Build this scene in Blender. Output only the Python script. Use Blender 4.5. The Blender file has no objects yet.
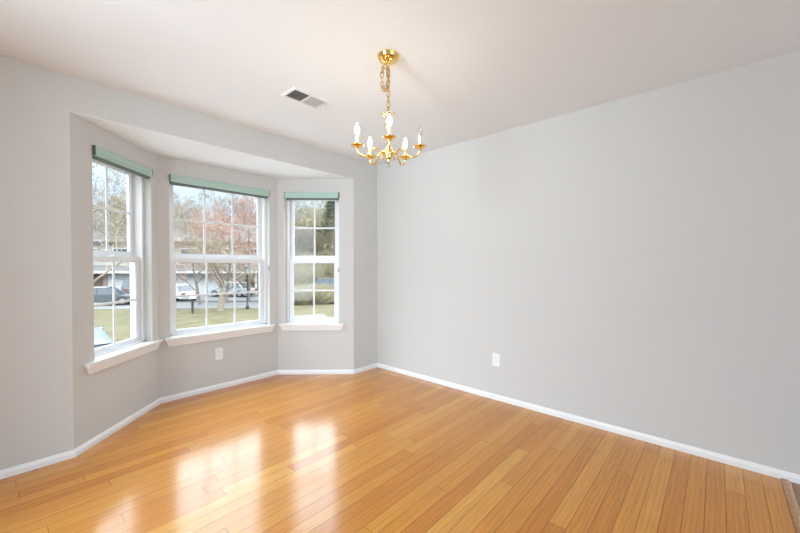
import bpy, bmesh, math, random
from mathutils import Vector, Matrix, noise
C = bpy.context.scene.collection
S = bpy.context.scene
PI = math.pi

# ------------------------------------------------------------------ camera
YAW, PITCH, ROLL = -0.8356, -0.0142, 0.0002
cam_d = bpy.data.cameras.new('camera'); cam = bpy.data.objects.new('camera', cam_d); C.objects.link(cam)
fw = Vector((-math.sin(YAW)*math.cos(PITCH), math.cos(YAW)*math.cos(PITCH), math.sin(PITCH)))
rt = Vector((math.cos(YAW), math.sin(YAW), 0)); up = rt.cross(fw)
R_, U_ = rt*math.cos(ROLL)+up*math.sin(ROLL), up*math.cos(ROLL)-rt*math.sin(ROLL)
M = Matrix((R_, U_, -fw)).transposed().to_4x4(); M.translation = Vector((-2.9811, -3.0657, 1.2331))
cam.matrix_world = M
cam_d.sensor_width = 36; cam_d.lens = 351.85*36/800
cam_d.shift_y = 3.914/800; cam_d.clip_start = 0.05; cam_d.clip_end = 500
S.camera = cam

# ------------------------------------------------------------------ world (bright overcast with a paler blue low sky)
w = bpy.data.worlds.new('sky'); S.world = w; w.use_nodes = True
nt = w.node_tree; nt.nodes.clear()
out = nt.nodes.new('ShaderNodeOutputWorld'); bg = nt.nodes.new('ShaderNodeBackground')
tc = nt.nodes.new('ShaderNodeTexCoord'); sx = nt.nodes.new('ShaderNodeSeparateXYZ')
rp = nt.nodes.new('ShaderNodeValToRGB'); mul = nt.nodes.new('ShaderNodeVectorMath'); mul.operation = 'SCALE'
ns = nt.nodes.new('ShaderNodeTexNoise'); ns.inputs['Scale'].default_value = 3.0; ns.inputs['Detail'].default_value = 5
ad = nt.nodes.new('ShaderNodeMath'); ad.operation = 'MULTIPLY_ADD'; ad.inputs[1].default_value = 0.06; 
nt.links.new(tc.outputs['Generated'], sx.inputs[0]); nt.links.new(tc.outputs['Generated'], ns.inputs['Vector'])
nt.links.new(ns.outputs['Fac'], ad.inputs[0]); nt.links.new(sx.outputs['Z'], ad.inputs[2])
nt.links.new(ad.outputs[0], rp.inputs[0])
SKY = 7.6
cr = rp.color_ramp
cr.elements[0].position = 0.0; cr.elements[0].color = (.115, .125, .138, 1)
cr.elements[1].position = 0.62; cr.elements[1].color = (.87, .99, 1.11, 1)
for p, c in ((.10, (.115, .128, .148, 1)), (.17, (.100, .128, .168, 1)), (.26, (.14, .175, .22, 1)), (.42, (.68, .77, .86, 1))):
    e = cr.elements.new(p); e.color = c
nt.links.new(rp.outputs['Color'], mul.inputs[0]); mul.inputs['Scale'].default_value = SKY
nt.links.new(mul.outputs[0], bg.inputs['Color']); bg.inputs['Strength'].default_value = 1.0
nt.links.new(bg.outputs[0], out.inputs[0])

# ------------------------------------------------------------------ large area lights: fill added on the unseen sides
def area(name, loc, rot, sx_, sy_, power, col=(1, 1, 1)):
    l = bpy.data.lights.new(name, 'AREA'); l.shape = 'RECTANGLE'; l.size = sx_; l.size_y = sy_
    l.energy = power; l.color = col
    o = bpy.data.objects.new(name, l); C.objects.link(o); o.location = loc; o.rotation_euler = rot
    return o
# added soft fill: left through the wall opening (+x), rear toward the bay (+y)
area('fill_left', (-6.0, -2.02, 1.30), (0, -PI/2-.0, 0), 2.1, 1.45, 248, (.785, .95, 1.11))
area('fill_back', (-2.3, -6.98, 1.25), (PI/2+.22, 0, 0), 2.9, 2.3, 60, (.73, .94, 1.14))

S.view_settings.view_transform = 'Standard'; S.view_settings.look = 'None'
S.view_settings.gamma = 1; S.view_settings.use_curve_mapping = False
S.view_settings.exposure = 0.08

# ------------------------------------------------------------------ materials
def mat(name, col, rough=.5, metal=0.0, spec=.5, emit=None, estr=0, var=None, scale=20, bump=0, bscale=200):
    m = bpy.data.materials.new(name); m.use_nodes = True
    t = m.node_tree; b = t.nodes['Principled BSDF']
    b.inputs['Base Color'].default_value = (*col, 1); b.inputs['Roughness'].default_value = rough
    b.inputs['Metallic'].default_value = metal; b.inputs['Specular IOR Level'].default_value = spec
    if emit:
        b.inputs['Emission Color'].default_value = (*emit, 1); b.inputs['Emission Strength'].default_value = estr
    if var:
        tcn = t.nodes.new('ShaderNodeTexCoord'); n = t.nodes.new('ShaderNodeTexNoise')
        n.inputs['Scale'].default_value = scale; n.inputs['Detail'].default_value = 4
        r = t.nodes.new('ShaderNodeValToRGB')
        r.color_ramp.elements[0].position = .3; r.color_ramp.elements[1].position = .7
        r.color_ramp.elements[0].color = (*col, 1); r.color_ramp.elements[1].color = (*var, 1)
        t.links.new(tcn.outputs['Object'], n.inputs['Vector']); t.links.new(n.outputs['Fac'], r.inputs[0])
        t.links.new(r.outputs[0], b.inputs['Base Color'])
    if bump:
        tcn = t.nodes.new('ShaderNodeTexCoord'); n = t.nodes.new('ShaderNodeTexNoise')
        n.inputs['Scale'].default_value = bscale
        bp = t.nodes.new('ShaderNodeBump'); bp.inputs['Strength'].default_value = bump; bp.inputs['Distance'].default_value = .002
        t.links.new(tcn.outputs['Object'], n.inputs['Vector']); t.links.new(n.outputs['Fac'], bp.inputs['Height'])
        t.links.new(bp.outputs[0], b.inputs['Normal'])
    return m

WALL = mat('wall_paint', (.605, .585, .553), .65, spec=.3, bump=.12, bscale=180)
CEIL = mat('ceiling_paint', (.835, .85, .862), .8, spec=.2, bump=.1, bscale=150)
TRIM = mat('white_trim', (.84, .825, .80), .35)
VINYL = mat('white_vinyl', (.80, .80, .805), .35)
GRIDM = mat('white_grille', (.80, .80, .80), .4)
BLIND = mat('sage_green_fabric', (.42, .56, .475), .7, var=(.44, .58, .495), scale=300)
BLINDCAP = mat('dark_green_cap', (.10, .13, .12), .5)
SHADE = mat('dark_shade_cloth', (.15, .185, .18), .8)
GREY = mat('grey_plastic', (.3, .31, .32), .5)
DARKSLOT = mat('dark_slot', (.05, .045, .04), .6)
BRASS = mat('polished_brass', (.95, .66, .24), .16, 1.0)
BRASS2 = mat('aged_brass_chain', (.60, .38, .15), .3, 1.0)
SLEEVE = mat('cream_candle_sleeve', (.86, .76, .58), .5)
BULBON = mat('lit_bulb_glass', (1, .9, .75), .3, emit=(1, .90, .74), estr=95)
VENTW = mat('white_enamel_vent', (.80, .79, .78), .4)
VENTD = mat('vent_duct', (.17, .155, .148), .9)
VENTL = mat('shaded_enamel_louvre', (.50, .485, .47), .45)  # darker than the white frame: shading of the slats put into the colour
PLATE = mat('white_plate', (.84, .83, .82), .3)

def glass_mat(name, tint=(1, 1, 1), refl=1.0):
    m = bpy.data.materials.new(name); m.use_nodes = True; t = m.node_tree; t.nodes.clear()
    o = t.nodes.new('ShaderNodeOutputMaterial'); mx = t.nodes.new('ShaderNodeMixShader')
    tr = t.nodes.new('ShaderNodeBsdfTransparent'); tr.inputs[0].default_value = (*tint, 1)
    gl = t.nodes.new('ShaderNodeBsdfGlossy'); gl.inputs['Roughness'].default_value = .02
    lw = t.nodes.new('ShaderNodeLayerWeight'); lw.inputs['Blend'].default_value = .5    # Schlick: .04 + .96 facing^5
    pw = t.nodes.new('ShaderNodeMath'); pw.operation = 'POWER'; pw.inputs[1].default_value = 5
    mm = t.nodes.new('ShaderNodeMath'); mm.operation = 'MULTIPLY_ADD'; mm.inputs[1].default_value = .96*refl; mm.inputs[2].default_value = .04*refl
    t.links.new(lw.outputs['Facing'], pw.inputs[0]); t.links.new(pw.outputs[0], mm.inputs[0]); t.links.new(mm.outputs[0], mx.inputs[0])
    t.links.new(tr.outputs[0], mx.inputs[1]); t.links.new(gl.outputs[0], mx.inputs[2]); t.links.new(mx.outputs[0], o.inputs[0])
    return m
GLASS = glass_mat('window_glass', (.975, .985, .98), .1)
BULBOFF = glass_mat('clear_bulb_glass', (.93, .91, .88), 2.0)

def floor_mat():
    m = bpy.data.materials.new('oak_strip_floor'); m.use_nodes = True; t = m.node_tree; L = t.links.new
    b = t.nodes['Principled BSDF']
    uv = t.nodes.new('ShaderNodeUVMap'); uv.uv_map = 'plank'
    at = t.nodes.new('ShaderNodeAttribute'); at.attribute_name = 'tone'
    ed = t.nodes.new('ShaderNodeUVMap'); ed.uv_map = 'edge'
    # tone per board
    r = t.nodes.new('ShaderNodeValToRGB'); e = r.color_ramp.elements
    e[0].position = 0; e[0].color = (.47, .150, .014, 1); e[1].position = 1; e[1].color = (.69, .33, .06, 1)
    for p, c in ((.25, (.545, .193, .021, 1)), (.6, (.615, .250, .032, 1))):
        k = r.color_ramp.elements.new(p); k.color = c
    L(at.outputs['Fac'], r.inputs[0])
    # grain: stretched along the board
    mp = t.nodes.new('ShaderNodeMapping'); mp.inputs['Scale'].default_value = (2.6, 42, 1); L(uv.outputs[0], mp.inputs[0])
    n1 = t.nodes.new('ShaderNodeTexNoise'); n1.inputs['Scale'].default_value = 1; n1.inputs['Detail'].default_value = 5; n1.inputs['Distortion'].default_value = 1.6
    L(mp.outputs[0], n1.inputs['Vector'])
    mp2 = t.nodes.new('ShaderNodeMapping'); mp2.inputs['Scale'].default_value = (1.3, 9, 1); L(uv.outputs[0], mp2.inputs[0])
    wv = t.nodes.new('ShaderNodeTexWave'); wv.bands_direction = 'Y'; wv.inputs['Scale'].default_value = 1.6; wv.inputs['Distortion'].default_value = 7
    wv.inputs['Detail'].default_value = 2; wv.inputs['Detail Scale'].default_value = 1.2; L(mp2.outputs[0], wv.inputs['Vector'])
    a1 = t.nodes.new('ShaderNodeMapRange'); a1.inputs['From Min'].default_value = .3; a1.inputs['From Max'].default_value = .7
    a1.inputs['To Min'].default_value = .88; a1.inputs['To Max'].default_value = 1.09; L(n1.outputs['Fac'], a1.inputs[0])
    a2 = t.nodes.new('ShaderNodeMapRange'); a2.inputs['To Min'].default_value = .93; a2.inputs['To Max'].default_value = 1.05; L(wv.outputs['Fac'], a2.inputs[0])
    mm = t.nodes.new('ShaderNodeMath'); mm.operation = 'MULTIPLY'; L(a1.outputs[0], mm.inputs[0]); L(a2.outputs[0], mm.inputs[1])
    # knots: rare dark spots
    vo = t.nodes.new('ShaderNodeTexVoronoi'); vo.inputs['Scale'].default_value = 2.2; L(uv.outputs[0], vo.inputs['Vector'])
    kr = t.nodes.new('ShaderNodeMapRange'); kr.inputs['From Min'].default_value = .012; kr.inputs['From Max'].default_value = .035
    kr.inputs['To Min'].default_value = .35; kr.inputs['To Max'].default_value = 1; L(vo.outputs['Distance'], kr.inputs[0])
    m2 = t.nodes.new('ShaderNodeMath'); m2.operation = 'MULTIPLY'; L(mm.outputs[0], m2.inputs[0]); L(kr.outputs[0], m2.inputs[1])
    # joints between boards (edge uv is the distance in metres to the nearest long / short edge)
    sp = t.nodes.new('ShaderNodeSeparateXYZ'); L(ed.outputs[0], sp.inputs[0])
    def tri(inp, size):  # distance to nearest of 0 and size
        return inp
    mn = t.nodes.new('ShaderNodeMath'); mn.operation = 'MINIMUM'; L(sp.outputs[0], mn.inputs[0]); L(sp.outputs[1], mn.inputs[1])
    gr = t.nodes.new('ShaderNodeMapRange'); gr.inputs['From Min'].default_value = .0004; gr.inputs['From Max'].default_value = .0022
    gr.inputs['To Min'].default_value = .30; gr.inputs['To Max'].default_value = 1; L(mn.outputs[0], gr.inputs[0])
    m3 = t.nodes.new('ShaderNodeMath'); m3.operation = 'MULTIPLY'; L(m2.outputs[0], m3.inputs[0]); L(gr.outputs[0], m3.inputs[1])
    sc = t.nodes.new('ShaderNodeVectorMath'); sc.operation = 'SCALE'; L(r.outputs[0], sc.inputs[0]); L(m3.outputs[0], sc.inputs['Scale'])
    L(sc.outputs[0], b.inputs['Base Color'])
    b.inputs['Roughness'].default_value = .30; b.inputs['Specular IOR Level'].default_value = .08
    b.inputs['Coat Weight'].default_value = 1.0; b.inputs['Coat IOR'].default_value = 1.44; b.inputs['Coat Roughness'].default_value = .155
    L(gr.outputs[0], b.inputs['Coat Weight'])
    bp = t.nodes.new('ShaderNodeBump'); bp.inputs['Strength'].default_value = .25; bp.inputs['Distance'].default_value = .001
    L(m3.outputs[0], bp.inputs['Height']); L(bp.outputs[0], b.inputs['Normal'])
    return m
FLOOR = floor_mat()
STRIP = mat('oak_threshold', (.50, .27, .13), .2, var=(.42, .2, .085), scale=30)
HALL = mat('hall_floor', (.30, .17, .10), .5, var=(.36, .21, .13), scale=12)

# ------------------------------------------------------------------ helpers
def obj(name, bm, m, parent=None, smooth=False, local=False):
    me = bpy.data.meshes.new(name)
    bmesh.ops.recalc_face_normals(bm, faces=bm.faces)
    bm.to_mesh(me); bm.free()
    for x in (m if isinstance(m, (list, tuple)) else [m]): me.materials.append(x)
    if smooth:
        for p in me.polygons: p.use_smooth = True
    o = bpy.data.objects.new(name, me); C.objects.link(o)
    if parent:
        o.parent = parent
        if not local: o.matrix_parent_inverse = parent.matrix_world.inverted() if parent.type != 'EMPTY' else Matrix.Identity(4)
    return o
def struct(name, bm, m, smooth=False):
    o = obj(name, bm, m, None, smooth); o['kind'] = 'structure'; return o
def thing(name, label, cat, loc=(0, 0, 0), rz=0, group=None):
    o = bpy.data.objects.new(name, None); C.objects.link(o); o.empty_display_size = .1
    o.location = loc; o.rotation_euler = (0, 0, rz); o['label'] = label; o['category'] = cat
    if group: o['group'] = group
    return o
def tag(o, label, cat, group=None, kind=None):
    o['label'] = label; o['category'] = cat
    if group: o['group'] = group
    if kind: o['kind'] = kind
    return o
def copy_tree(o, parent=None):
    c = o.copy(); C.objects.link(c)
    if parent: c.parent = parent
    for ch in [x for x in bpy.data.objects if x.parent == o]: copy_tree(ch, c)
    return c
def hexa(bm, P):  # 8 points: bottom 4 (ccw), top 4
    v = [bm.verts.new(p) for p in P]
    for f in ((0, 3, 2, 1), (4, 5, 6, 7), (0, 1, 5, 4), (1, 2, 6, 5), (2, 3, 7, 6), (3, 0, 4, 7)):
        bm.faces.new([v[i] for i in f])
    return v
def box(bm, a, b):
    (x0, y0, z0), (x1, y1, z1) = a, b
    return hexa(bm, [(x0, y0, z0), (x1, y0, z0), (x1, y1, z0), (x0, y1, z0), (x0, y0, z1), (x1, y0, z1), (x1, y1, z1), (x0, y1, z1)])
def bevel(bm, w, seg=2):
    bmesh.ops.bevel(bm, geom=list(bm.edges), offset=w, segments=seg, affect='EDGES', profile=.5, clamp_overlap=True)
def bbox(a, b, w=.002, seg=1):
    bm = bmesh.new(); box(bm, a, b); bevel(bm, w, seg); return bm
def lathe(bm, prof, seg=20, c=(0, 0, 0)):
    rings = []
    for r, z in prof:
        if r < 1e-5: rings.append([bm.verts.new((c[0], c[1], c[2]+z))])
        else: rings.append([bm.verts.new((c[0]+r*math.cos(2*PI*i/seg), c[1]+r*math.sin(2*PI*i/seg), c[2]+z)) for i in range(seg)])
    for A, B in zip(rings, rings[1:]):
        if len(A) == 1 and len(B) == 1: continue
        for i in range(seg):
            j = (i+1) % seg
            if len(A) == 1: bm.faces.new((A[0], B[i], B[j]))
            elif len(B) == 1: bm.faces.new((A[i], A[j], B[0]))
            else: bm.faces.new((A[i], A[j], B[j], B[i]))
    for rr in (rings[0], rings[-1]):
        if len(rr) > 2: bm.faces.new(rr)
def tube(bm, pts, rad, seg=8, closed=False):
    pts = [Vector(p) for p in pts]; n = len(pts); rings = []
    prev = None
    for i, p in enumerate(pts):
        if closed: d = pts[(i+1) % n]-pts[i-1]
        else: d = pts[min(i+1, n-1)]-pts[max(i-1, 0)]
        d.normalize()
        if prev is None:
            a = d.orthogonal().normalized()
        else:
            a = (prev-d*prev.dot(d)); a = a.normalized() if a.length > 1e-6 else d.orthogonal().normalized()
        prev = a; b = d.cross(a)
        r = rad[i] if isinstance(rad, (list, tuple)) else rad
        rings.append([bm.verts.new(p+(a*math.cos(2*PI*k/seg)+b*math.sin(2*PI*k/seg))*r) for k in range(seg)])
    m = n if closed else n-1
    for i in range(m):
        A, B = rings[i], rings[(i+1) % n]
        for k in range(seg):
            bm.faces.new((A[k], A[(k+1) % seg], B[(k+1) % seg], B[k]))
    if not closed: bm.faces.new(rings[0]); bm.faces.new(rings[-1])

# ------------------------------------------------------------------ room shell
H = 2.44; HB = 2.209; T = .17; YT = -3.345; XL = -4.3; YB = -7.0
L0, L1, R1, R0 = Vector((-2.7213, 0)), Vector((-2.105, .6236)), Vector((-.9594, .6236)), Vector((-.3761, 0))
def isect(p, d, q, e):
    k = d.x*e.y-d.y*e.x; t = ((q-p).x*e.y-(q-p).y*e.x)/k; return p+d*t
def nrm(P, Q): d = (Q-P).normalized(); return Vector((-d.y, d.x))
chain_pts = [Vector((XL, 0)), L0, L1, R1, R0, Vector((0, 0))]
def offs(poly, t):   # offset polyline outwards
    res = []
    for i, p in enumerate(poly):
        if i == 0: res.append(p+nrm(poly[0], poly[1])*t)
        elif i == len(poly)-1: res.append(p+nrm(poly[-2], poly[-1])*t)
        else:
            n0, n1 = nrm(poly[i-1], p), nrm(p, poly[i+1])
            res.append(isect(p+n0*t, p-poly[i-1], p+n1*t, poly[i+1]-p))
    return res
OUT = offs(chain_pts, T)

class Frame:
    """wall-aligned axes: s along the wall, o outward from the room, z up"""
    def __init__(s, P, Q): s.P = P; s.d = (Q-P).normalized(); s.n = nrm(P, Q); s.len = (Q-P).length; s.rz = math.atan2(s.d.y, s.d.x)
    def pt(s, a, o, z): v = s.P+s.d*a+s.n*o; return (v.x, v.y, z)

def wall_seg(bm, F, o0, o1, holes=(), z0=0, z1=H):
    """quad wall from P to Q; o0/o1 outer mitre points; holes (s0,s1,za,zb)"""
    def block(sa, sb, za, zb):
        ia, ib = F.P+F.d*sa, F.P+F.d*sb
        oa = o0 if sa <= 0 else ia+F.n*T
        ob = o1 if sb >= F.len-1e-6 else ib+F.n*T
        hexa(bm, [(ia.x, ia.y, za), (ib.x, ib.y, za), (ob.x, ob.y, za), (oa.x, oa.y, za), (ia.x, ia.y, zb), (ib.x, ib.y, zb), (ob.x, ob.y, zb), (oa.x, oa.y, zb)])
    if not holes: block(0, F.len, z0, z1); return
    (sa, sb, za, zb) = holes[0]
    block(0, sa, z0, z1); block(sb, F.len, z0, z1); block(sa, sb, z0, za); block(sa, sb, zb, z1)

F_A, F_L, F_C, F_R, F_B = [Frame(chain_pts[i], chain_pts[i+1]) for i in range(5)]
ZS, ZH = .560, 2.06
OPEN_L, OPEN_C, OPEN_R = (.172, .792), (.090, 1.047), (.078, .692)
ZT = 2.30
bm = bmesh.new(); wall_seg(bm, F_A, OUT[0], OUT[1])
box(bm, (L0.x, 0, HB+.003), (R0.x, .15, H))
wall_seg(bm, F_B, OUT[4], OUT[5])
struct('wall_front', bm, WALL)
for nm, F, i, op in (('wall_bay_left', F_L, 1, OPEN_L), ('wall_bay_center', F_C, 2, OPEN_C), ('wall_bay_right', F_R, 3, OPEN_R)):
    bm = bmesh.new(); wall_seg(bm, F, OUT[i], OUT[i+1], [(op[0], op[1], ZS-.02, ZH)], 0, HB); struct(nm, bm, WALL)
bm = bmesh.new()
def prism(bm, pts, z0, z1):
    n = len(pts); A = [bm.verts.new((p[0], p[1], z0)) for p in pts]; B = [bm.verts.new((p[0], p[1], z1)) for p in pts]
    bm.faces.new(A[::-1]); bm.faces.new(B)
    for i in range(n): bm.faces.new((A[i], A[(i+1) % n], B[(i+1) % n], B[i]))
prism(bm, [L0, R0, OUT[4], R1+Vector((.07, .17)), L1+Vector((-.07, .17)), OUT[1]], HB, HB+.003)
prism(bm, [(L0.x, .15), (R0.x, .15), (R1.x+.07, R1.y+.17), (L1.x-.07, L1.y+.17)], HB+.003, HB+.12)
struct('ceiling_bay', bm, CEIL)
bm = bmesh.new(); box(bm, (XL-T, -.0005+YB-T, H), (.17, T, H+.12)); struct('ceiling', bm, CEIL)
bm = bmesh.new(); box(bm, (0, YB, 0), (T, T, H)); struct('wall_right', bm, WALL)
bm = bmesh.new()   # left wall; unseen opening added to shape the left fill beam
box(bm, (XL-T, YB, 0), (XL, -2.2, H)); box(bm, (XL-T, -1.2, 0), (XL, 0, H)); box(bm, (XL-T, -2.2, 2.34), (XL, -1.2, H))
struct('wall_left', bm, WALL)
bm = bmesh.new(); box(bm, (-6.1, -4.0, 0), (-6.05, -.4, H)); box(bm, (-6.05, -.45, 0), (XL-T, -.4, H)); box(bm, (-6.05, -4.0, 0), (XL-T, -3.95, H))
struct('wall_hall', bm, WALL)
bm = bmesh.new(); box(bm, (-6.1, -4.0, H), (XL-T, -.4, H+.05)); struct('ceiling_hall', bm, CEIL)
bm = bmesh.new(); box(bm, (-6.1, -4.0, -.05), (XL, -.4, -.006)); struct('floor_hall', bm, HALL)
bm = bmesh.new()
box(bm, (XL-T, YB-T, 0), (-3.8, YB, H)); box(bm, (-.8, YB-T, 0), (T, YB, H)); box(bm, (-3.8, YB-T, 2.42), (-.8, YB, H)); box(bm, (-3.8, YB-T, 0), (-.8, YB, .08))
struct('wall_back', bm, WALL)

# floor boards: one mesh, each board its own faces, with random tone and grain offset
rnd = random.Random(7)
bm = bmesh.new(); uvl = bm.loops.layers.uv.new('plank'); edl = bm.loops.layers.uv.new('edge'); tone = bm.faces.layers.float.new('tone')
PW = .0795; k0 = YT
def xlim(y):
    if y <= 0: return XL, 0.0
    o = .10
    return (L0.x+(y)*.988-o, R0.x-(y)*.935+o)
row = 0; y = YT
while y < .70:
    y1 = y+PW; xa, xb = xlim(max(0, y1) if y1 > 0.02 else 0)
    if y1 > .02: xa, xb = xlim(y)
    x = xa-rnd.uniform(0, .9)
    while x < xb:
        ln = rnd.choice((.5, .8, 1.0, 1.3, 1.6, 1.9))*rnd.uniform(.85, 1.15)
        a, b = max(x, xa), min(x+ln, xb)
        if b-a > .02:
            # split in quarters so that the edge uv can hold the distance to the nearest edge
            ou, ov, tn = rnd.uniform(0, 60), rnd.uniform(0, 60), min(1, max(0, rnd.gauss(.50, .17)))
            xm, ym = (a+b)/2, (y+y1)/2
            for (p, q, r_, s_) in ((a, xm, y, ym), (xm, b, y, ym), (a, xm, ym, y1), (xm, b, ym, y1)):
                vs = [bm.verts.new(c) for c in ((p, r_, 0), (q, r_, 0), (q, s_, 0), (p, s_, 0))]
                f = bm.faces.new(vs); f[tone] = tn
                for lp in f.loops:
                    c = lp.vert.co
                    lp[uvl].uv = (c.x+ou, c.y+ov); lp[edl].uv = (min(c.x-a, b-c.x), min(c.y-y, y1-c.y))
        x += ln
    y = y1
me = bpy.data.meshes.new('floor'); bm.to_mesh(me); bm.free(); me.materials.append(FLOOR)
o = bpy.data.objects.new('floor', me); C.objects.link(o); o['kind'] = 'structure'
bm = bmesh.new(); box(bm, (XL, YT, -.12), (0, .17, -.004)); struct('floor_base', bm, DARKSLOT)
# threshold strip and the floor of the next room
bm = bmesh.new()
prof = [(YT, 0), (YT-.002, .005), (YT-.010, .009), (YT-.022, .009), (YT-.033, .004), (YT-.040, -.002), (YT-.042, -.018), (YT, -.018)]
A = [bm.verts.new((XL, p, z)) for p, z in prof]; B = [bm.verts.new((0, p, z)) for p, z in prof]
bm.faces.new(A); bm.faces.new(B[::-1])
for i in range(len(prof)): bm.faces.new((A[i], A[(i+1) % len(prof)], B[(i+1) % len(prof)], B[i]))
struct('trim_threshold', bm, STRIP)
bm = bmesh.new(); box(bm, (XL, YB, -.12), (0, YT-.042, -.004)); struct('floor_next_room', bm, HALL)

# baseboards: small moulded profile swept along the wall line
BH, BT = .048, .013
def base(name, pts):
    bm = bmesh.new(); ins = []
    prof = [(0, 0), (BT, 0), (BT, BH*.62), (BT*.78, BH*.70), (BT*.62, BH*.86), (BT*.35, BH), (0, BH)]
    rings = []
    for t, z in prof:
        q = offs(pts, -t); rings.append([bm.verts.new((p.x, p.y, z)) for p in q])
    n = len(prof)
    for i in range(n):
        A, B = rings[i], rings[(i+1) % n]
        for k in range(len(pts)-1): bm.faces.new((A[k], A[k+1], B[k+1], B[k]))
    bm.faces.new([r[0] for r in rings]); bm.faces.new([r[-1] for r in rings][::-1])
    return struct(name, bm, TRIM)
base('baseboard_front', chain_pts)
base('baseboard_right', [Vector((0, 0)), Vector((0, YB))])
base('baseboard_left', [Vector((XL, -1.2)), Vector((XL, 0))])

# ------------------------------------------------------------------ windows
def fr_obj(F):
    return Matrix.Translation((F.P.x, F.P.y, 0)) @ Matrix.Rotation(F.rz, 4, 'Z')
def window(name, F, op, cols, ext, clip_z):
    root = bpy.data.objects.new(name, None); C.objects.link(root); root['kind'] = 'structure'
    root.matrix_world = fr_obj(F)
    s0, s1 = op; z0, z1 = .575, ZH
    # frame ring
    bm = bmesh.new(); fo0, fo1, fwid = .062, T-.004, .026
    for a, b in (((s0, fo0, z0), (s0+fwid, fo1, z1)), ((s1-fwid, fo0, z0), (s1, fo1, z1)), ((s0, fo0, z1-fwid), (s1, fo1, z1)), ((s0, fo0, z0-.013), (s1, fo1, z0+.016))): box(bm, a, b)
    # parting beads that part the two sash tracks
    for a in (s0+fwid, s1-fwid-.008): box(bm, (a, .118, z0), (a+.008, .124, z1-fwid))
    obj('window_frame', bm, VINYL, root)
    gs0, gs1 = s0+fwid+.002, s1-fwid-.002
    def sash(nm, oc, za, zb, stile, rb, rtp):
        d = .016
        bm = bmesh.new()
        box(bm, (gs0, oc-d, za), (gs0+stile, oc+d, zb)); box(bm, (gs1-stile, oc-d, za), (gs1, oc+d, zb))
        box(bm, (gs0+stile, oc-d, za), (gs1-stile, oc+d, za+rb)); box(bm, (gs0+stile, oc-d, zb-rtp), (gs1-stile, oc+d, zb))
        # glazing bead
        b0 = .006
        A = (gs0+stile, gs1-stile, za+rb, zb-rtp)
        for q in (((A[0], oc-.010, A[2]), (A[0]+b0, oc+.010, A[3])), ((A[1]-b0, oc-.010, A[2]), (A[1], oc+.010, A[3])), ((A[0], oc-.010, A[2]), (A[1], oc+.010, A[2]+b0)), ((A[0], oc-.010, A[3]-b0), (A[1], oc+.010, A[3]))): box(bm, *q)
        so = obj(nm, bm, VINYL, root)
        bm = bmesh.new(); mw = .009
        for k in range(1, cols):
            c = A[0]+(A[1]-A[0])*k/cols; box(bm, (c-mw, oc-.009, A[2]), (c+mw, oc-.002, A[3]))
        zc = (A[2]+A[3])/2; box(bm, (A[0], oc-.0095, zc-mw), (A[1], oc-.0025, zc+mw))
        obj('grille', bm, GRIDM, so)
        bm = bmesh.new(); box(bm, (A[0]-.004, oc-.001, A[2]-.004), (A[1]+.004, oc+.003, A[3]+.004)); obj('glass_pane', bm, GLASS, so)
        return so
    lower = sash('lower_sash', .098, .590, 1.300, .038, .030, .034)
    upper = sash('upper_sash', .143, 1.300, ZH-.028, .036, .040, .036)
    # sash locks on the meeting rail
    for f in ((.30, .72) if cols == 3 else (.5,)):
        c = gs0+(gs1-gs0)*f; bm = bmesh.new()
        lathe(bm, [(.016, 0), (.016, .006), (.010, .011), (0, .012)], 12, (c, .098, 1.300))
        box(bm, (c-.028, .088, 1.300), (c+.028, .110, 1.3045)); box(bm, (c, .078, 1.3045), (c+.034, .090, 1.311))
        obj('sash_lock', bm, VINYL, lower)
    # stool and apron
    bm = bmesh.new(); box(bm, (s0-ext, -.036, .557), (s1+ext, 0, .575)); box(bm, (s0+.0005, 0, .557), (s1-.0005, .062, .575))
    obj('sill', bm, TRIM, root)
    bm = bmesh.new(); e = ext-.008
    hexa(bm, [(s0-e+.022, -.014, .497), (s1+e-.022, -.014, .497), (s1+e-.022, 0, .497), (s0-e+.022, 0, .497),
              (s0-e, -.026, .557), (s1+e, -.026, .557), (s1+e, 0, .557), (s0-e, 0, .557)])
    obj('apron', bm, TRIM, root)
    if clip_z:
        bm = bmesh.new(); box(bm, (s1-.012, -.004, clip_z-.025), (s1-.001, .008, clip_z+.025)); bevel(bm, .002, 1)
        obj('tension_clip', bm, GREY, root)
    return root
window('window_1', F_L, OPEN_L, 2, .085, None)
window('window_2', F_C, OPEN_C, 3, .048, 1.205)
window('window_3', F_R, OPEN_R, 2, .055, 1.18)

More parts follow.
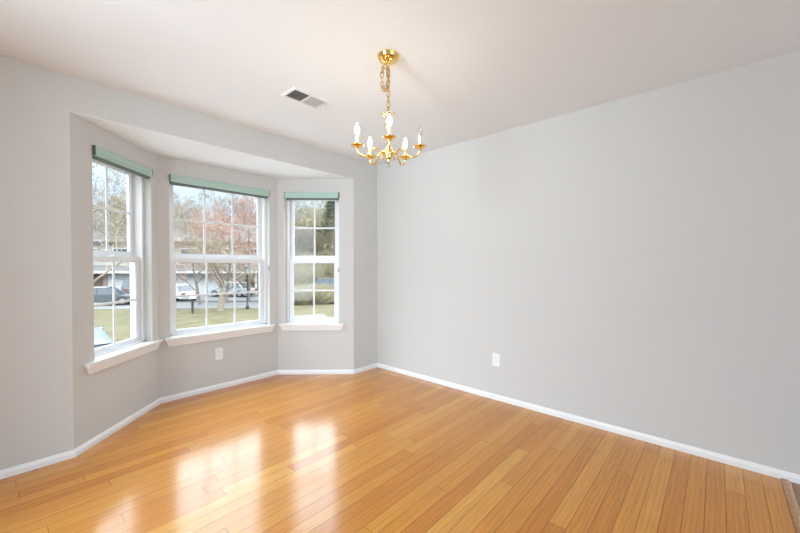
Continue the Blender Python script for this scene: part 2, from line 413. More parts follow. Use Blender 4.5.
def blind(F, op, label):
    c = (op[0]+op[1])/2; p = F.pt(c, .01, 2.058)
    root = thing('roller_blind', label, 'roller blind', p, F.rz, 'sage green roller blinds over the bay windows')
    hw = (op[1]-op[0])/2-.002
    bm = bmesh.new()   # cassette: curved-front channel section swept along s (x), y outward, z up from root
    pr = [(-.026, -.002), (-.028, -.010), (-.028, -.046), (-.031, -.050), (-.031, -.065), (-.022, -.067), (.044, -.067), (.044, 0), (-.022, 0)]
    A = [bm.verts.new((-hw+.006, y, z)) for y, z in pr]; B = [bm.verts.new((hw-.006, y, z)) for y, z in pr]
    bm.faces.new(A); bm.faces.new(B[::-1])
    for i in range(len(pr)): bm.faces.new((A[i], A[(i+1) % len(pr)], B[(i+1) % len(pr)], B[i]))
    obj('cassette', bm, BLIND, root)
    for sg in (-1, 1):
        bm = bmesh.new(); a, b = sorted((sg*(hw-.006), sg*hw)); box(bm, (a, -.0305, -.0660), (b, .044, 0)); bevel(bm, .0015, 1)
        o = obj('end_cap', bm, BLINDCAP, root); o['label'] = 'dark end cap'
    bm = bmesh.new(); tube(bm, [(-hw+.012, .010, -.071), (hw-.012, .010, -.071)], .0150, 14)
    o = obj('rolled_shade', bm, SHADE, root, True); o['label'] = 'dark rolled shade cloth'
    bm = bmesh.new(); box(bm, (-hw+.012, -.012, -.083), (hw-.012, -.004, -.067)); bevel(bm, .002, 1)
    o = obj('bottom_bar', bm, SHADE, root); o['label'] = 'dark bottom bar'
blind(F_L, OPEN_L, 'sage green roller blind cassette across the top of the left angled bay window')
blind(F_C, OPEN_C, 'wide sage green roller blind cassette across the top of the middle bay window')
blind(F_R, OPEN_R, 'sage green roller blind cassette across the top of the right angled bay window')

# ------------------------------------------------------------------ outlets
def outlet(M_, label):
    root = thing('wall_outlet', label, 'outlet', group=None); root.matrix_world = M_
    bm = bmesh.new(); box(bm, (-.0365, -.006, -.0585), (.0365, 0, .0585)); bevel(bm, .0025, 2); obj('cover_plate', bm, PLATE, root)
    for z in (.0195, -.0195):
        bm = bmesh.new(); pts = []
        for i in range(20):
            a = 2*PI*i/20; pts.append((.0165*math.cos(a), max(-.013, min(.013, .0165*math.sin(a)))))
        n = len(pts); A = [bm.verts.new((x, -.0058, z+y)) for x, y in pts]; B = [bm.verts.new((x, -.0078, z+y)) for x, y in pts]
        bm.faces.new(A); bm.faces.new(B[::-1])
        for i in range(n): bm.faces.new((A[i], A[(i+1) % n], B[(i+1) % n], B[i]))
        r = obj('receptacle', bm, PLATE, root)
        bm = bmesh.new(); box(bm, (-.0078, -.0082, z), (-.0055, -.0076, z+.008)); box(bm, (.0055, -.0082, z+.001), (.0078, -.0076, z+.008))
        lathe(bm, [(.0028, 0), (.0028, .0005)], 10, (0, -.0080, z-.0075)); obj('slots', bm, DARKSLOT, r)
    bm = bmesh.new(); tube(bm, [(0, -.0055, 0), (0, -.0072, 0)], .003, 10); obj('screw', bm, VENTW, root)
p = F_C.pt(.508, 0, .350)
outlet(Matrix.Translation(p) @ Matrix.Rotation(F_C.rz, 4, 'Z'), 'white wall outlet below the sill of the middle bay window')
outlet(Matrix.Translation((0, -1.5615, .3665)) @ Matrix.Rotation(-PI/2, 4, 'Z'), 'white wall outlet low on the long blank right wall')

# ------------------------------------------------------------------ ceiling register
root = thing('ceiling_vent', 'white rectangular air register in the ceiling between bay and chandelier', 'vent', (-1.54, -.845, H))
hx, hy = .146, .092
bm = bmesh.new()
def ringframe(bm, X, Y, x, y, z0, z1):
    o = [(-X, -Y), (X, -Y), (X, Y), (-X, Y)]; i_ = [(-x, -y), (x, -y), (x, y), (-x, y)]
    O0 = [bm.verts.new((*p, 0)) for p in o]; O1 = [bm.verts.new((p[0]*.985, p[1]*.98, z0)) for p in o]
    I0 = [bm.verts.new((*p, z1)) for p in i_]; I1 = [bm.verts.new((*p, 0)) for p in i_]
    for k in range(4):
        j = (k+1) % 4
        bm.faces.new((O0[k], O0[j], O1[j], O1[k])); bm.faces.new((O1[k], O1[j], I0[j], I0[k])); bm.faces.new((I0[k], I0[j], I1[j], I1[k]))
ringframe(bm, hx, hy, hx-.020, hy-.026, -.004, -.007); box(bm, (-.006, -hy+.026, -.007), (.006, hy-.026, 0))
obj('vent_frame', bm, VENTW, root)
bm = bmesh.new(); box(bm, (-hx+.02, -hy+.026, -.0012), (hx-.02, hy-.026, -.0006)); o = obj('duct', bm, VENTD, root); o['label'] = 'dark duct opening'
for h in (-1, 1):
    for k in range(10):
        x = h*(.012+.0115*k+.002); t = .0052
        bm = bmesh.new(); dz = .0062
        a = (x-t*h*(-1), 0); 
        # louvre: tilted strip; the two halves tilt opposite ways
        x0, x1 = (x-.0037, x+.0037)
        zl, zr = (-.0070, -.0016)
        if h > 0: zl, zr = -.0016, -.0070
        if h < 0: zl, zr = -.0070, -.0016
        hexa(bm, [(x0, -hy+.027, zl), (x1, -hy+.027, zr), (x1, hy-.027, zr), (x0, hy-.027, zl),
                  (x0, -hy+.027, zl+.0006), (x1, -hy+.027, zr+.0006), (x1, hy-.027, zr+.0006), (x0, hy-.027, zl+.0006)])
        obj('louvre', bm, VENTL, root)
bm = bmesh.new(); box(bm, (hx-.012, -.016, -.022), (hx-.009, -.010, -.005)); obj('lever', bm, VENTW, root)

# ------------------------------------------------------------------ chandelier
CX, CY = -1.51, -1.645
ch = thing('chandelier', 'polished brass five-arm candle chandelier hanging by a chain from the ceiling', 'chandelier', (CX, CY, H))
def Z(z): return z-H
bm = bmesh.new(); lathe(bm, [(.064, 0), (.0645, -.004), (.063, -.009), (.060, -.012), (.0585, -.017), (.053, -.025), (.043, -.032), (.030, -.037), (.016, -.040), (.010, -.043), (.008, -.050), (0, -.051)], 32); obj('canopy', bm, BRASS, ch, True)
def link(bm, c, rot, tilt=0, a=.0185, b=.0088, r=.0027):
    pts = []
    for i in range(16):
        t = 2*PI*i/16; u = b*math.cos(t); v = math.sin(t); v = (a-b)*(1 if v > 0 else -1)+b*v if abs(v) > 1e-6 else 0
        q = Vector((u, 0, v)); q.rotate(Matrix.Rotation(tilt, 3, 'Y')); q.rotate(Matrix.Rotation(rot, 3, 'Z')); pts.append(Vector(c)+q)
    tube(bm, pts, r, 6, True)
bm = bmesh.new(); z = -.062; k = 0
while z > Z(2.128): link(bm, (0, 0, z), (k % 2)*PI/2+.35); z -= .0310; k += 1
obj('chain', bm, BRASS2, ch, True)
rv = Vector((R_.x, R_.y, 0)).normalized()     # spare chain hangs in a narrow loop beside the main one
bm = bmesh.new(); N = 13
for i in range(N):
    a = PI*.5+.30+(2*PI-.60)*i/(N-1)
    x, z = -.019+.019*math.cos(a)*1.0, -.128+.066*math.sin(a)
    tl = math.atan2(-.019*math.sin(a), .066*math.cos(a))
    q_ = Vector((0, 0, 1))
    c_ = rv*x+Vector((0, 0, z))
    k0_ = len(bm.verts); bm2 = bmesh.new(); link(bm2, (0, 0, 0), (i % 2)*PI/2, 0, .0190, .0090)
    m_ = Matrix.Translation(c_) @ Matrix.Rotation(math.atan2(rv.y, rv.x), 4, 'Z') @ Matrix.Rotation(tl, 4, 'Y')
    bmesh.ops.transform(bm2, matrix=m_, verts=bm2.verts); t_ = bpy.data.meshes.new('t'); bm2.to_mesh(t_); bm2.free(); bm.from_mesh(t_); bpy.data.meshes.remove(t_)
obj('spare_chain', bm, BRASS2, ch, True)
bm = bmesh.new(); pts = []
for i in range(40):
    t = i/39; pts.append(Vector((.005*math.cos(t*22), .005*math.sin(t*22), -.05+(Z(2.10)+.05)*t)))
tube(bm, pts, .0014, 6); obj('cord', bm, mat('clear_gold_cord', (.75, .6, .35), .35), ch, True)
# top loop with two scrolls, column, hub, finial
bm = bmesh.new()
tube(bm, [(.011*math.cos(2*PI*i/20), .0, Z(2.118)+.013*math.sin(2*PI*i/20)) for i in range(20)], .0028, 8, True)
for sg in (-1, 1):
    tube(bm, [tuple(rv*sg*(.004+.030*math.sin(PI*t)*(.6+.4*t)+.012*t)+Vector((0, 0, Z(2.088)+.030*math.sin(PI*t*1.05)-.006*t))) for t in [i/12 for i in range(13)]], .0030, 8)
obj('top_loop', bm, BRASS, ch, True)
bm = bmesh.new()
lathe(bm, [(.004, Z(2.106)), (.010, Z(2.100)), (.013, Z(2.092)), (.008, Z(2.084)), (.007, Z(2.072)), (.014, Z(2.062)), (.022, Z(2.047)), (.021, Z(2.034)), (.012, Z(2.016)), (.0075, Z(2.005)), (.010, Z(1.998)), (.0065, Z(1.990)), (.0060, Z(1.950)), (.0075, Z(1.930)), (.012, Z(1.924)), (.012, Z(1.915))], 20)
obj('column', bm, BRASS, ch, True)
bm = bmesh.new()
lathe(bm, [(.008, Z(1.924)), (.016, Z(1.918)), (.021, Z(1.908)), (.018, Z(1.902)), (.027, Z(1.894)), (.031, Z(1.882)), (.029, Z(1.870)), (.021, Z(1.862)), (.023, Z(1.857)), (.015, Z(1.848)), (.009, Z(1.840)), (.011, Z(1.834)), (.006, Z(1.827)), (0, Z(1.824))], 24)
obj('hub', bm, BRASS, ch, True)
bm = bmesh.new(); tube(bm, [tuple(rv*.008*math.cos(2*PI*i/18)+Vector((0, 0, Z(1.814)+.011*math.sin(2*PI*i/18)))) for i in range(18)], .0022, 8, True)
o = obj('finial_ring', bm, mat('grey_metal_ring', (.35, .33, .28), .3, 1.0), ch, True); o['label'] = 'dark metal ring under the hub'
a0 = math.atan2(-3.0657-CY, -2.9811-CX)
def catmull(P, n=8):
    res = []; P = [P[0]]+list(P)+[P[-1]]
    for i in range(1, len(P)-2):
        for k in range(n):
            t = k/n; p0, p1, p2, p3 = [Vector(q) for q in P[i-1:i+3]]
            res.append(.5*((2*p1)+(p2-p0)*t+(2*p0-5*p1+4*p2-p3)*t*t+(3*p1-p0-3*p2+p3)*t**3))
    res.append(Vector(P[-2])); return res
for i in range(5):
    a = a0+2*PI*i/5+.03; d = Vector((math.cos(a), math.sin(a), 0))
    def q(r, z): return tuple(d*r+Vector((0, 0, Z(z))))
    bm = bmesh.new(); path = catmull([q(.020, 1.884), (q(.045, 1.886)), q(.068, 1.903), q(.090, 1.900), q(.108, 1.876), q(.132, 1.851), q(.160, 1.852), q(.181, 1.868), q(.186, 1.890)])
    tube(bm, path, .0047, 10)
    for r_, z_ in ((.040, 1.885), (.098, 1.889)):
        lathe(bm, [(0, -.0075), (.0055, -.006), (.0078, 0), (.0055, .006), (0, .0075)], 10, q(r_, z_))
    # small scroll curled under the arm near the hub
    tube(bm, catmull([q(.050, 1.884), q(.060, 1.872), q(.056, 1.860), q(.047, 1.862), q(.048, 1.870)], 5), .0026, 6)
    arm = obj('arm', bm, BRASS, ch, True)
    c = q(.186, 0)[0:2]
    DZ = H+.010
    bm = bmesh.new(); lathe(bm, [(0, 1.898-DZ), (.009, 1.898-DZ), (.011, 1.903-DZ), (.012, 1.907-DZ), (.026, 1.908-DZ), (.0365, 1.913-DZ), (.0375, 1.9165-DZ), (.036, 1.9165-DZ), (.026, 1.9115-DZ), (.013, 1.911-DZ), (.013, 1.918-DZ), (0, 1.918-DZ)], 28, (*c, 0))
    obj('bobeche', bm, BRASS, arm, True)
    bm = bmesh.new(); lathe(bm, [(.0105, 1.914-DZ), (.0105, 1.972-DZ), (.0095, 1.974-DZ), (.004, 1.974-DZ)], 16, (*c, 0)); obj('candle_sleeve', bm, SLEEVE, arm, True)
    lit = i != 1
    bm = bmesh.new(); zb = 1.972-DZ
    lathe(bm, [(.0065, zb), (.0075, zb+.006), (.0115, zb+.016), (.0130, zb+.024), (.0118, zb+.034), (.0085, zb+.046), (.0050, zb+.056), (.0022, zb+.065), (0, zb+.068)], 16, (*c, 0))
    o = obj('bulb', bm, BULBON if lit else BULBOFF, arm, True); o['label'] = 'glowing flame-shaped bulb' if lit else 'unlit clear flame-shaped bulb'
    if not lit:
        bm = bmesh.new(); tube(bm, [(c[0], c[1], zb+.004), (c[0], c[1], zb+.018), (c[0]+.003, c[1], zb+.030), (c[0]-.003, c[1], zb+.038)], .0009, 6)
        obj('filament', bm, BRASS2, arm)

# ------------------------------------------------------------------ outdoors
G = -1.9
E_, N_ = Vector((.712, -.702)), Vector((.702, .712))     # along / away from the street
def en(e, n): v = E_*e+N_*n; return (v.x, v.y)
GRASS = mat('winter_grass', (.082, .076, .040), .95, spec=.1, var=(.135, .112, .068), scale=1.3)
ROAD = mat('pale_asphalt', (.125, .122, .115), .9, var=(.14, .136, .13), scale=.8)
DRIVE = mat('grey_driveway', (.098, .096, .092), .9, var=(.11, .107, .103), scale=.6)
KERB = mat('concrete_kerb', (.14, .135, .125), .9)
bm = bmesh.new(); nx = 44
vs = {}
for i in range(nx+1):
    for j in range(nx+1):
        x, yy = -150+500*i/nx, 2.5+400*(j/nx)**1.6
        vs[i, j] = bm.verts.new((x, yy, G-.03))
for i in range(nx):
    for j in range(nx): bm.faces.new((vs[i, j], vs[i+1, j], vs[i+1, j+1], vs[i, j+1]))
struct('ground_lawn', bm, GRASS)
def strip(name, e0, e1, n0, n1, z0, z1, m):
    bm = bmesh.new(); prism(bm, [en(e0, n0), en(e1, n0), en(e1, n1), en(e0, n1)], z0, z1); struct(name, bm, m)
bm = bmesh.new(); prism(bm, [(-9, .9), (6, .9), (6, 8.2), (-9, 8.2)], G-.04, G+.0)  # unseen pale slab, added to bounce skylight up into the bay
struct('bounce_slab', bm, mat('pale_bounce_slab', (.37, .37, .36), .9, var=(.42, .415, .40), scale=1.5))
strip('street', -60, -7.2, 22.3, 26.6, G-.06, G-.012, ROAD)
strip('driveway', -60, -7.2, 26.75, 35.3, G-.06, G-.006, DRIVE)
strip('kerb', -60, -7.2, 26.6, 26.75, G-.06, G+.08, KERB)

# --- townhouses
SID = mat('white_siding', (.52, .52, .515), .7); SID2 = mat('beige_siding', (.35, .32, .28), .7)
BRICK = mat('rosy_brick', (.34, .235, .20), .85, var=(.40, .29, .25), scale=6)
ROOF = mat('grey_brown_shingle', (.12, .112, .104), .9, var=(.145, .135, .126), scale=4)
WHT = mat('white_house_trim', (.56, .56, .555), .6); WPANE = mat('dark_window_pane', (.06, .07, .08), .15)
DOORM = mat('brown_door', (.14, .09, .065), .5)
def townhouse(e0, wd, upm, lowm, label, flip=1):
    x, y = en(e0, 35.4)
    r = thing('townhouse', label, 'house', (x, y, G), math.atan2(E_.y, E_.x), None)
    D, h1, h2, hr = 9.0, 2.75, 5.6, 7.8
    def p(name, m, *bs):
        bm = bmesh.new()
        for a, b in bs: box(bm, a, b)
        return obj(name, bm, m, r)
    p('ground_floor', lowm, ((0, 0, 0), (wd, D, h1)))
    p('upper_floor', upm, ((0, .0, h1), (wd, D, h2)))
    bm = bmesh.new()
    prof = [(-.45, h2-.05), (D/2, hr), (D+.45, h2-.05), (D+.45, h2+.12), (D/2, hr+.18), (-.45, h2+.12)]
    A = [bm.verts.new((-.0, a, b)) for a, b in prof]; B = [bm.verts.new((wd, a, b)) for a, b in prof]
    bm.faces.new(A); bm.faces.new(B[::-1])
    for i in range(6): bm.faces.new((A[i], A[(i+1) % 6], B[(i+1) % 6], B[i]))
    # gable infill
    for xx in (.02, wd-.12):
        v = [bm.verts.new(c) for c in ((xx, 0, h2), (xx, D, h2), (xx, D/2, hr), (xx+.1, 0, h2), (xx+.1, D, h2), (xx+.1, D/2, hr))]
        bm.faces.new(v[:3]); bm.faces.new(v[3:][::-1]); bm.faces.new((v[0], v[2], v[5], v[3])); bm.faces.new((v[1], v[4], v[5], v[2])); bm.faces.new((v[0], v[3], v[4], v[1]))
    obj('roof', bm, ROOF, r)
    # porch canopy over garage and door
    bm = bmesh.new(); hexa(bm, [(0, -1.2, 2.35), (wd, -1.2, 2.35), (wd, 0, 2.35), (0, 0, 2.35), (0, -1.2, 2.5), (wd, -1.2, 2.5), (wd, 0, 3.15), (0, 0, 3.15)])
    obj('porch_roof', bm, ROOF, r)
    p('fascia', WHT, ((0, -1.26, 2.3), (wd, -1.2, 2.52)))
    gx = .5 if flip > 0 else wd-3.2
    g = p('garage_door', WHT, ((gx, -.05, .0), (gx+2.7, 0, 2.15)))
    bm = bmesh.new()
    for k in range(1, 4): box(bm, (gx, -.056, .53*k), (gx+2.7, -.05, .53*k+.02))
    obj('panel_lines', bm, SID2, g)
    dx = gx+3.6 if flip > 0 else gx-1.6
    p('entry_door', DOORM, ((dx, -.06, .05), (dx+1.0, 0, 2.15)))
    p('porch_post', WHT, ((dx+(1.5 if flip > 0 else -.4), -1.15, 0), (dx+(1.62 if flip > 0 else -.28), -1.03, 2.35)))
    for wx in (1.0, wd-2.6):
        f = p('window', WHT, ((wx-.1, -.06, 3.45), (wx+1.7, 0, 5.0)))
        bm = bmesh.new(); box(bm, (wx, -.075, 3.55), (wx+.77, -.06, 4.9)); box(bm, (wx+.83, -.075, 3.55), (wx+1.6, -.06, 4.9)); obj('pane', bm, WPANE, f)
    return r
townhouse(-39.9, 6.9, SID, SID, 'white sided townhouse behind the branches in the left window', 1)
townhouse(-32.9, 6.9, SID2, BRICK, 'beige and brick townhouse behind the parked dark cars in the left window', -1)
townhouse(-25.9, 6.9, BRICK, SID, 'rosy brick townhouse behind the white car, left in the middle window', -1)
townhouse(-18.9, 6.9, BRICK, SID, 'rosy brick townhouse with white garage behind the lamp post', 1)

# --- cars
TYRE = mat('black_tyre', (.03, .03, .03), .8); CARGL = mat('tinted_car_glass', (.05, .06, .07), .1); LAMPR = mat('red_tail_light', (.22, .05, .05), .3); HUBM = mat('alloy', (.5, .5, .5), .3, .8)
def car(x, y, z, rz, colr, label, suv=False):
    r = thing('car', label, 'car', (x, y, z), rz)
    P = mat('car_paint', colr, .25)
    L, W, Hh = 4.5, 1.78, (1.72 if suv else 1.45); hb = .92 if suv else .82
    bm = bmesh.new()   # lower body: side profile lofted over width
    prof = [(-2.22, .32), (-2.25, .60), (-2.18, hb), (-1.3, hb+.05), (.75, hb+.04), (1.95, hb-.12), (2.2, hb-.28), (2.25, .45), (2.18, .28)]
    def loft(bm, prof, ys):
        rings = [[bm.verts.new((a*sc, yy, b)) for a, b in prof] for yy, sc in ys]
        for A, B in zip(rings, rings[1:]):
            for i in range(len(prof)): bm.faces.new((A[i], A[(i+1) % len(prof)], B[(i+1) % len(prof)], B[i]))
        bm.faces.new(rings[0]); bm.faces.new(rings[-1][::-1])
    loft(bm, prof, ((-W/2, .95), (-W/2+.12, 1), (W/2-.12, 1), (W/2, .95))); obj('body', bm, P, r)
    bm = bmesh.new(); b0 = -2.1 if suv else -1.75; t0 = -1.75 if suv else -1.05; t1 = .35
    hexa(bm, [(b0, -.78, hb), (1.15, -.78, hb), (1.15, .78, hb), (b0, .78, hb), (t0, -.60, Hh-.05), (t1, -.60, Hh-.05), (t1, .60, Hh-.05), (t0, .60, Hh-.05)])
    obj('windows', bm, CARGL, r)
    bm = bmesh.new(); hexa(bm, [(t0-.05, -.63, Hh-.06), (t1+.05, -.63, Hh-.06), (t1+.05, .63, Hh-.06), (t0-.05, .63, Hh-.06), (t0+.1, -.5, Hh), (t1-.1, -.5, Hh), (t1-.1, .5, Hh), (t0+.1, .5, Hh)])
    for xx, xt in ((.0, -.15), (b0+.05, t0)):
        for sg in (-1, 1): tube(bm, [(xx if xx != 0 else 1.12, sg*.785, hb), (xt if xx != 0 else t1, sg*.61, Hh-.05)], .045, 6)
    for sg in (-1, 1): tube(bm, [(-.35, sg*.79, hb), (-.35, sg*.61, Hh-.05)], .045, 6)
    obj('roof', bm, P, r)
    for xx in (-1.38, 1.38):
        for sg in (-1, 1):
            bm = bmesh.new(); tube(bm, [(xx, sg*(W/2-.2), .33), (xx, sg*(W/2+.01), .33)], .33, 18); wv = obj('wheel', bm, TYRE, r)
            bm = bmesh.new(); tube(bm, [(xx, sg*(W/2), .33), (xx, sg*(W/2+.02), .33)], .2, 14); obj('hubcap', bm, HUBM, wv)
    for sg in (-1, 1):
        bm = bmesh.new(); box(bm, (-2.27, sg*.62-.16, hb-.25), (-2.2, sg*.62+.16, hb-.06)); obj('tail_light', bm, LAMPR, r)
        bm = bmesh.new(); box(bm, (2.12, sg*.6-.18, hb-.36), (2.24, sg*.6+.18, hb-.24)); obj('headlight', bm, WHT, r)
    return r
def pol(b, d): return (-2.98+d*math.sin(math.radians(b)), -3.07+d*math.cos(math.radians(b)))
ang = math.atan2(E_.y, E_.x)
car(*pol(15.3, 37.5), G, ang+2.6, (.62, .62, .61), 'white car parked in the driveway, left edge of the middle window')
car(*pol(22.4, 39.5), G, ang+2.9, (.34, .35, .36), 'silver car parked behind the thick bare tree trunk')
car(*pol(7.9, 36.5), G, ang+.3, (.10, .105, .11), 'dark parked car beside the street, left in the left window')
car(*pol(10.6, 44.5), G, ang+2.2, (.10, .09, .09), 'dark parked van at the right edge of the left window', True)
car(*pol(4.2, 10.4), G, ang+2.3, (.13, .16, .18), 'pale blue grey car close below the left window', True)
car(*pol(36.9, 40), G, ang+.4, (.06, .07, .07), 'dark car parked beyond the brown shrubs in the right window', True)
car(*pol(34.8, 11.9), G, ang+.5, (.17, .17, .17), 'white car low at the bottom of the right window')

# --- lamp post, mailbox
x, y = pol(24.4, 27.9)
lp = thing('lamp_post', 'black street lamp post with lantern on the lawn', 'lamp post', (x, y, G))
IRON = mat('dark_iron', (.05, .05, .048), .5); LGL = mat('frosted_lantern_glass', (.34, .33, .31), .3)
bm = bmesh.new(); lathe(bm, [(.13, -.05), (.13, .15), (.09, .25), (.06, .35), (.05, 2.4), (.07, 2.43), (.04, 2.5)], 12); obj('post', bm, IRON, lp, True)
bm = bmesh.new(); lathe(bm, [(.10, 2.5), (.19, 2.9), (0, 2.9)], 6); obj('lantern', bm, LGL, lp)
bm = bmesh.new(); lathe(bm, [(.23, 2.9), (.12, 3.05), (.03, 3.12), (0, 3.2)], 6); obj('lantern_cap', bm, IRON, lp)
x, y = pol(17.3, 27.0)
mb = thing('mailbox', 'small mailbox on a post beside the lawn edge', 'mailbox', (x, y, G))
bm = bmesh.new(); box(bm, (-.06, -.06, -.05), (.06, .06, .95)); obj('post', bm, IRON, mb)
bm = bmesh.new(); pr = [(-.14, 0), (.14, 0), (.14, .16)]+[(.14*math.cos(PI*i/8), .16+.14*math.sin(PI*i/8)) for i in range(1, 8)]+[(-.14, .16)]
A = [bm.verts.new((a, -.28, .95+b)) for a, b in pr]; B = [bm.verts.new((a, .28, .95+b)) for a, b in pr]
bm.faces.new(A); bm.faces.new(B[::-1])
for i in range(len(pr)): bm.faces.new((A[i], A[(i+1) % len(pr)], B[(i+1) % len(pr)], B[i]))
obj('box', bm, WHT, mb)

# --- bare trees
BARK = mat('grey_brown_bark', (.20, .165, .125), .95, spec=.1, var=(.26, .215, .165), scale=8)
TWIG = mat('pale_brown_twigs', (.27, .225, .165), .95, spec=.1)
PINK = mat('reddish_budding_twigs', (.36, .235, .185), .95, spec=.1)
TAN = mat('tan_dry_twigs', (.33, .285, .19), .95, spec=.1)
NEEDLE = mat('dark_green_needles', (.06, .08, .04), .9, spec=.1)
def tubes_mesh(name, segs, mats):
    V, Fc = [], []
    for p, q, r0, r1, n in segs:
        d = (q-p)
        if d.length < 1e-5: continue
        d.normalize(); a = d.orthogonal().normalized(); b = d.cross(a); k = len(V)
        for c, r in ((p, r0), (q, r1)):
            for i in range(n): V.append(c+(a*math.cos(2*PI*i/n)+b*math.sin(2*PI*i/n))*r)
        for i in range(n): Fc.append((k+i, k+(i+1) % n, k+n+(i+1) % n, k+n+i))
    me = bpy.data.meshes.new(name); me.from_pydata([tuple(v) for v in V], [], Fc); me.materials.append(mats); me.update()
    return me
def grow(seed, h, fork=.3, spread=.9, kids=(6, 6, 5, 4), trunk_r=.2, tw=.010, up_=.35, lean=0, limb=.62):
    rr = random.Random(seed); big, small = [], []
    def branch(p, d, ln, r, lvl):
        n = 6 if lvl == 0 else (4 if lvl == 1 else 3); pts = [p]; dd = d.copy()
        r1 = r*(.35 if lvl else .30)
        for i in range(n):
            dd = (dd+Vector((rr.gauss(0, .13 if lvl else .05), rr.gauss(0, .13 if lvl else .05), rr.gauss(0, .10)+up_*.12*(lvl > 0)))).normalized()
            pts.append(pts[-1]+dd*ln/n)
        for i in range(n):
            ra, rb = r+(r1-r)*i/n, r+(r1-r)*(i+1)/n
            (big if lvl <= 1 else small).append((pts[i], pts[i+1], max(ra, tw*.5), max(rb, tw*.5), 8 if lvl == 0 else (5 if lvl == 1 else 3)))
        if lvl >= len(kids): return
        for k in range(kids[lvl]):
            t = (fork+(1-fork)*(k+rr.random())/kids[lvl]) if lvl == 0 else (.25+.75*(k+rr.random())/kids[lvl])
            f = t*n; i = min(int(f), n-1); q = pts[i].lerp(pts[i+1], f-i); ax = (pts[i+1]-pts[i]).normalized()
            o = ax.orthogonal().normalized(); o.rotate(Matrix.Rotation(rr.uniform(0, 2*PI), 3, ax))
            nd = (ax*rr.uniform(.45, .9)+o*spread*rr.uniform(.7, 1.1)).normalized()
            branch(q, nd, ln*(limb if lvl == 0 else .58)*rr.uniform(.75, 1.15)*(1.15-.45*t), max((r+(r1-r)*t)*.58, tw), lvl+1)
    branch(Vector((0, 0, -.1)), Vector((lean, 0, 1)).normalized(), h*.72, trunk_r, 0)
    return big, small
def proto(seed, tm, **k):
    b, s = grow(seed, **k)
    return tubes_mesh('trunk', b, BARK), tubes_mesh('twigs', s, tm)
def tree(meshes, x, y, z, rz, sc, label, group=None, name='bare_tree', cat='tree'):
    r = thing(name, label, cat, (x, y, z), rz, group); r.scale = (sc, sc, sc)
    for nm, me in zip(('trunk', 'twigs'), meshes):
        o = bpy.data.objects.new(nm, me); C.objects.link(o); o.parent = r
    return r
P1 = proto(3, TWIG, h=13, kids=(11, 8, 7, 5), trunk_r=.22, tw=.016, fork=.12)
P2 = proto(8, PINK, h=11, kids=(10, 7, 6, 6), trunk_r=.17, tw=.015, fork=.15)
P3 = proto(15, TAN, h=11, kids=(11, 8, 6, 6), trunk_r=.15, tw=.016, fork=.08)
PM = proto(23, TWIG, h=2.9, kids=(5, 8, 7, 6), trunk_r=.25, tw=.011, fork=.72, spread=.95, limb=2.3)
PN = proto(31, TWIG, h=9, kids=(11, 8, 6, 3), trunk_r=.10, tw=.008, fork=.25, spread=1.0)
tree(PM, *pol(20.8, 27.4), G, 1.2, 1.0, 'thick bare tree with forked trunk on the lawn, middle window')
tree(PN, *pol(5.2, 15.5), G, 2.3, 1.05, 'bare tree close outside, its thin branches crossing the left window')
tree(PN, *pol(12.2, 30), G, .4, .95, 'bare tree farther off, right half of the left window')
rr = random.Random(5)
g1 = 'hazy row of bare trees behind the townhouses'
for b in (2, 5.5, 8.6, 11.6, 14.2, 17.0, 19.6, 27.5):
    tree(P1, *pol(b+rr.uniform(-.5, .5), rr.uniform(50, 60)), G, rr.uniform(0, 6), rr.uniform(.85, 1.08), 'bare grey brown tree in the hazy row behind the townhouses', g1)
g2 = 'reddish budding trees'
for b, d, s in ((18.2, 32.5, .70), (21.6, 33, .74), (24.6, 33.5, .78), (22.8, 49, 1.15), (25.8, 48, 1.2)):
    tree(P2, *pol(b, d), G, rr.uniform(0, 6), s, 'reddish budding tree in front of the brick houses, middle window', g2)
g3 = 'tan bare trees in the right window'
for b in (29.6, 31.2, 32.6, 34.0, 35.4, 36.8, 38.2, 39.8):
    tree(P3, *pol(b+rr.uniform(-.4, .4), rr.uniform(49, 57)), G, rr.uniform(0, 6), rr.uniform(1.05, 1.3), 'tan bare tree in the dense thicket filling the right window', g3)
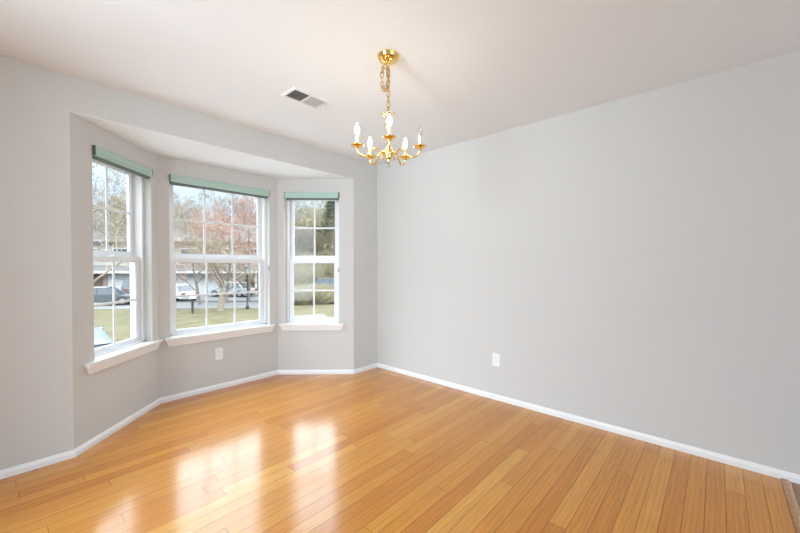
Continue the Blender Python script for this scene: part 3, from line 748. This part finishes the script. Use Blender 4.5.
# dry shrubs under them
def shrub_mesh(seed, tm):
    r = random.Random(seed); segs = []
    for i in range(900):
        a, e = r.uniform(0, 2*PI), r.uniform(.25, 1.5); ln = r.uniform(.5, 1.35)
        d = Vector((math.cos(a)*math.cos(e), math.sin(a)*math.cos(e), math.sin(e)))
        p = Vector((r.gauss(0, .35), r.gauss(0, .35), -.05)); q = p+d*ln
        segs.append((p, q, .010, .006, 3)); 
        for k in range(2): segs.append((p.lerp(q, r.uniform(.4, .9)), q+Vector((r.gauss(0, .2), r.gauss(0, .2), r.uniform(-.05, .3))), .007, .004, 3))
    return tubes_mesh('shrub', segs, tm)
SM = shrub_mesh(4, TAN)
for i, b in enumerate((29.4, 30.5, 31.6, 32.7, 33.8, 34.9, 36.0, 37.1, 38.2, 39.4)):
    x, y = pol(b, 30.5+rr.uniform(-.6, .8)); o = bpy.data.objects.new('dry_shrub', SM); C.objects.link(o)
    o.location = (x, y, G); o.rotation_euler = (0, 0, rr.uniform(0, 6)); s = rr.uniform(.85, 1.15); o.scale = (s, s, s)
    tag(o, 'low tan dry shrub in the bank below the thicket, right window', 'shrub', 'dry shrubs on the bank')
for b, d, sc_ in ((29.0, 44, 3.2), (30.4, 47, 3.6), (31.6, 43, 3.0), (32.8, 47, 3.6), (34.0, 48, 3.3), (35.2, 50, 3.6), (36.4, 50.5, 3.3), (37.6, 50, 3.6), (39.0, 46, 3.4), (30.0, 53, 4.4), (32.2, 54, 4.4), (34.5, 55, 4.6), (36.8, 56, 4.6), (39.2, 54, 4.4)):
    x, y = pol(b, d); o = bpy.data.objects.new('thicket_shrub', SM); C.objects.link(o)
    o.location = (x, y, G); o.rotation_euler = (0, 0, rr.uniform(0, 6)); o.scale = (sc_, sc_, sc_)
    tag(o, 'tall tan brush filling the thicket behind the dark car, right window', 'shrub', 'tall brush in the thicket')
# one evergreen showing at the top right of the right window
r = thing('pine_tree', 'dark green pine top at the upper right corner of the right window', 'tree', (*pol(37.0, 46.5), G))
b_, s_ = [], []; q = random.Random(9)
b_.append((Vector((0, 0, -.1)), Vector((0, 0, 12.2)), .2, .04, 8))
for i in range(1500):
    z = q.uniform(7.5, 12.3); a = q.uniform(0, 2*PI); R = (12.8-z)*.34*q.uniform(.3, 1)
    c = Vector((math.cos(a)*R, math.sin(a)*R, z)); s_.append((c, c+Vector((math.cos(a)*.3+q.gauss(0, .15), math.sin(a)*.3+q.gauss(0, .15), q.uniform(-.1, .3))), .035, .01, 3))
for nm, sg, m_ in (('trunk', b_, BARK), ('needles', s_, NEEDLE)):
    o = bpy.data.objects.new(nm, tubes_mesh(nm, sg, m_)); C.objects.link(o); o.parent = r
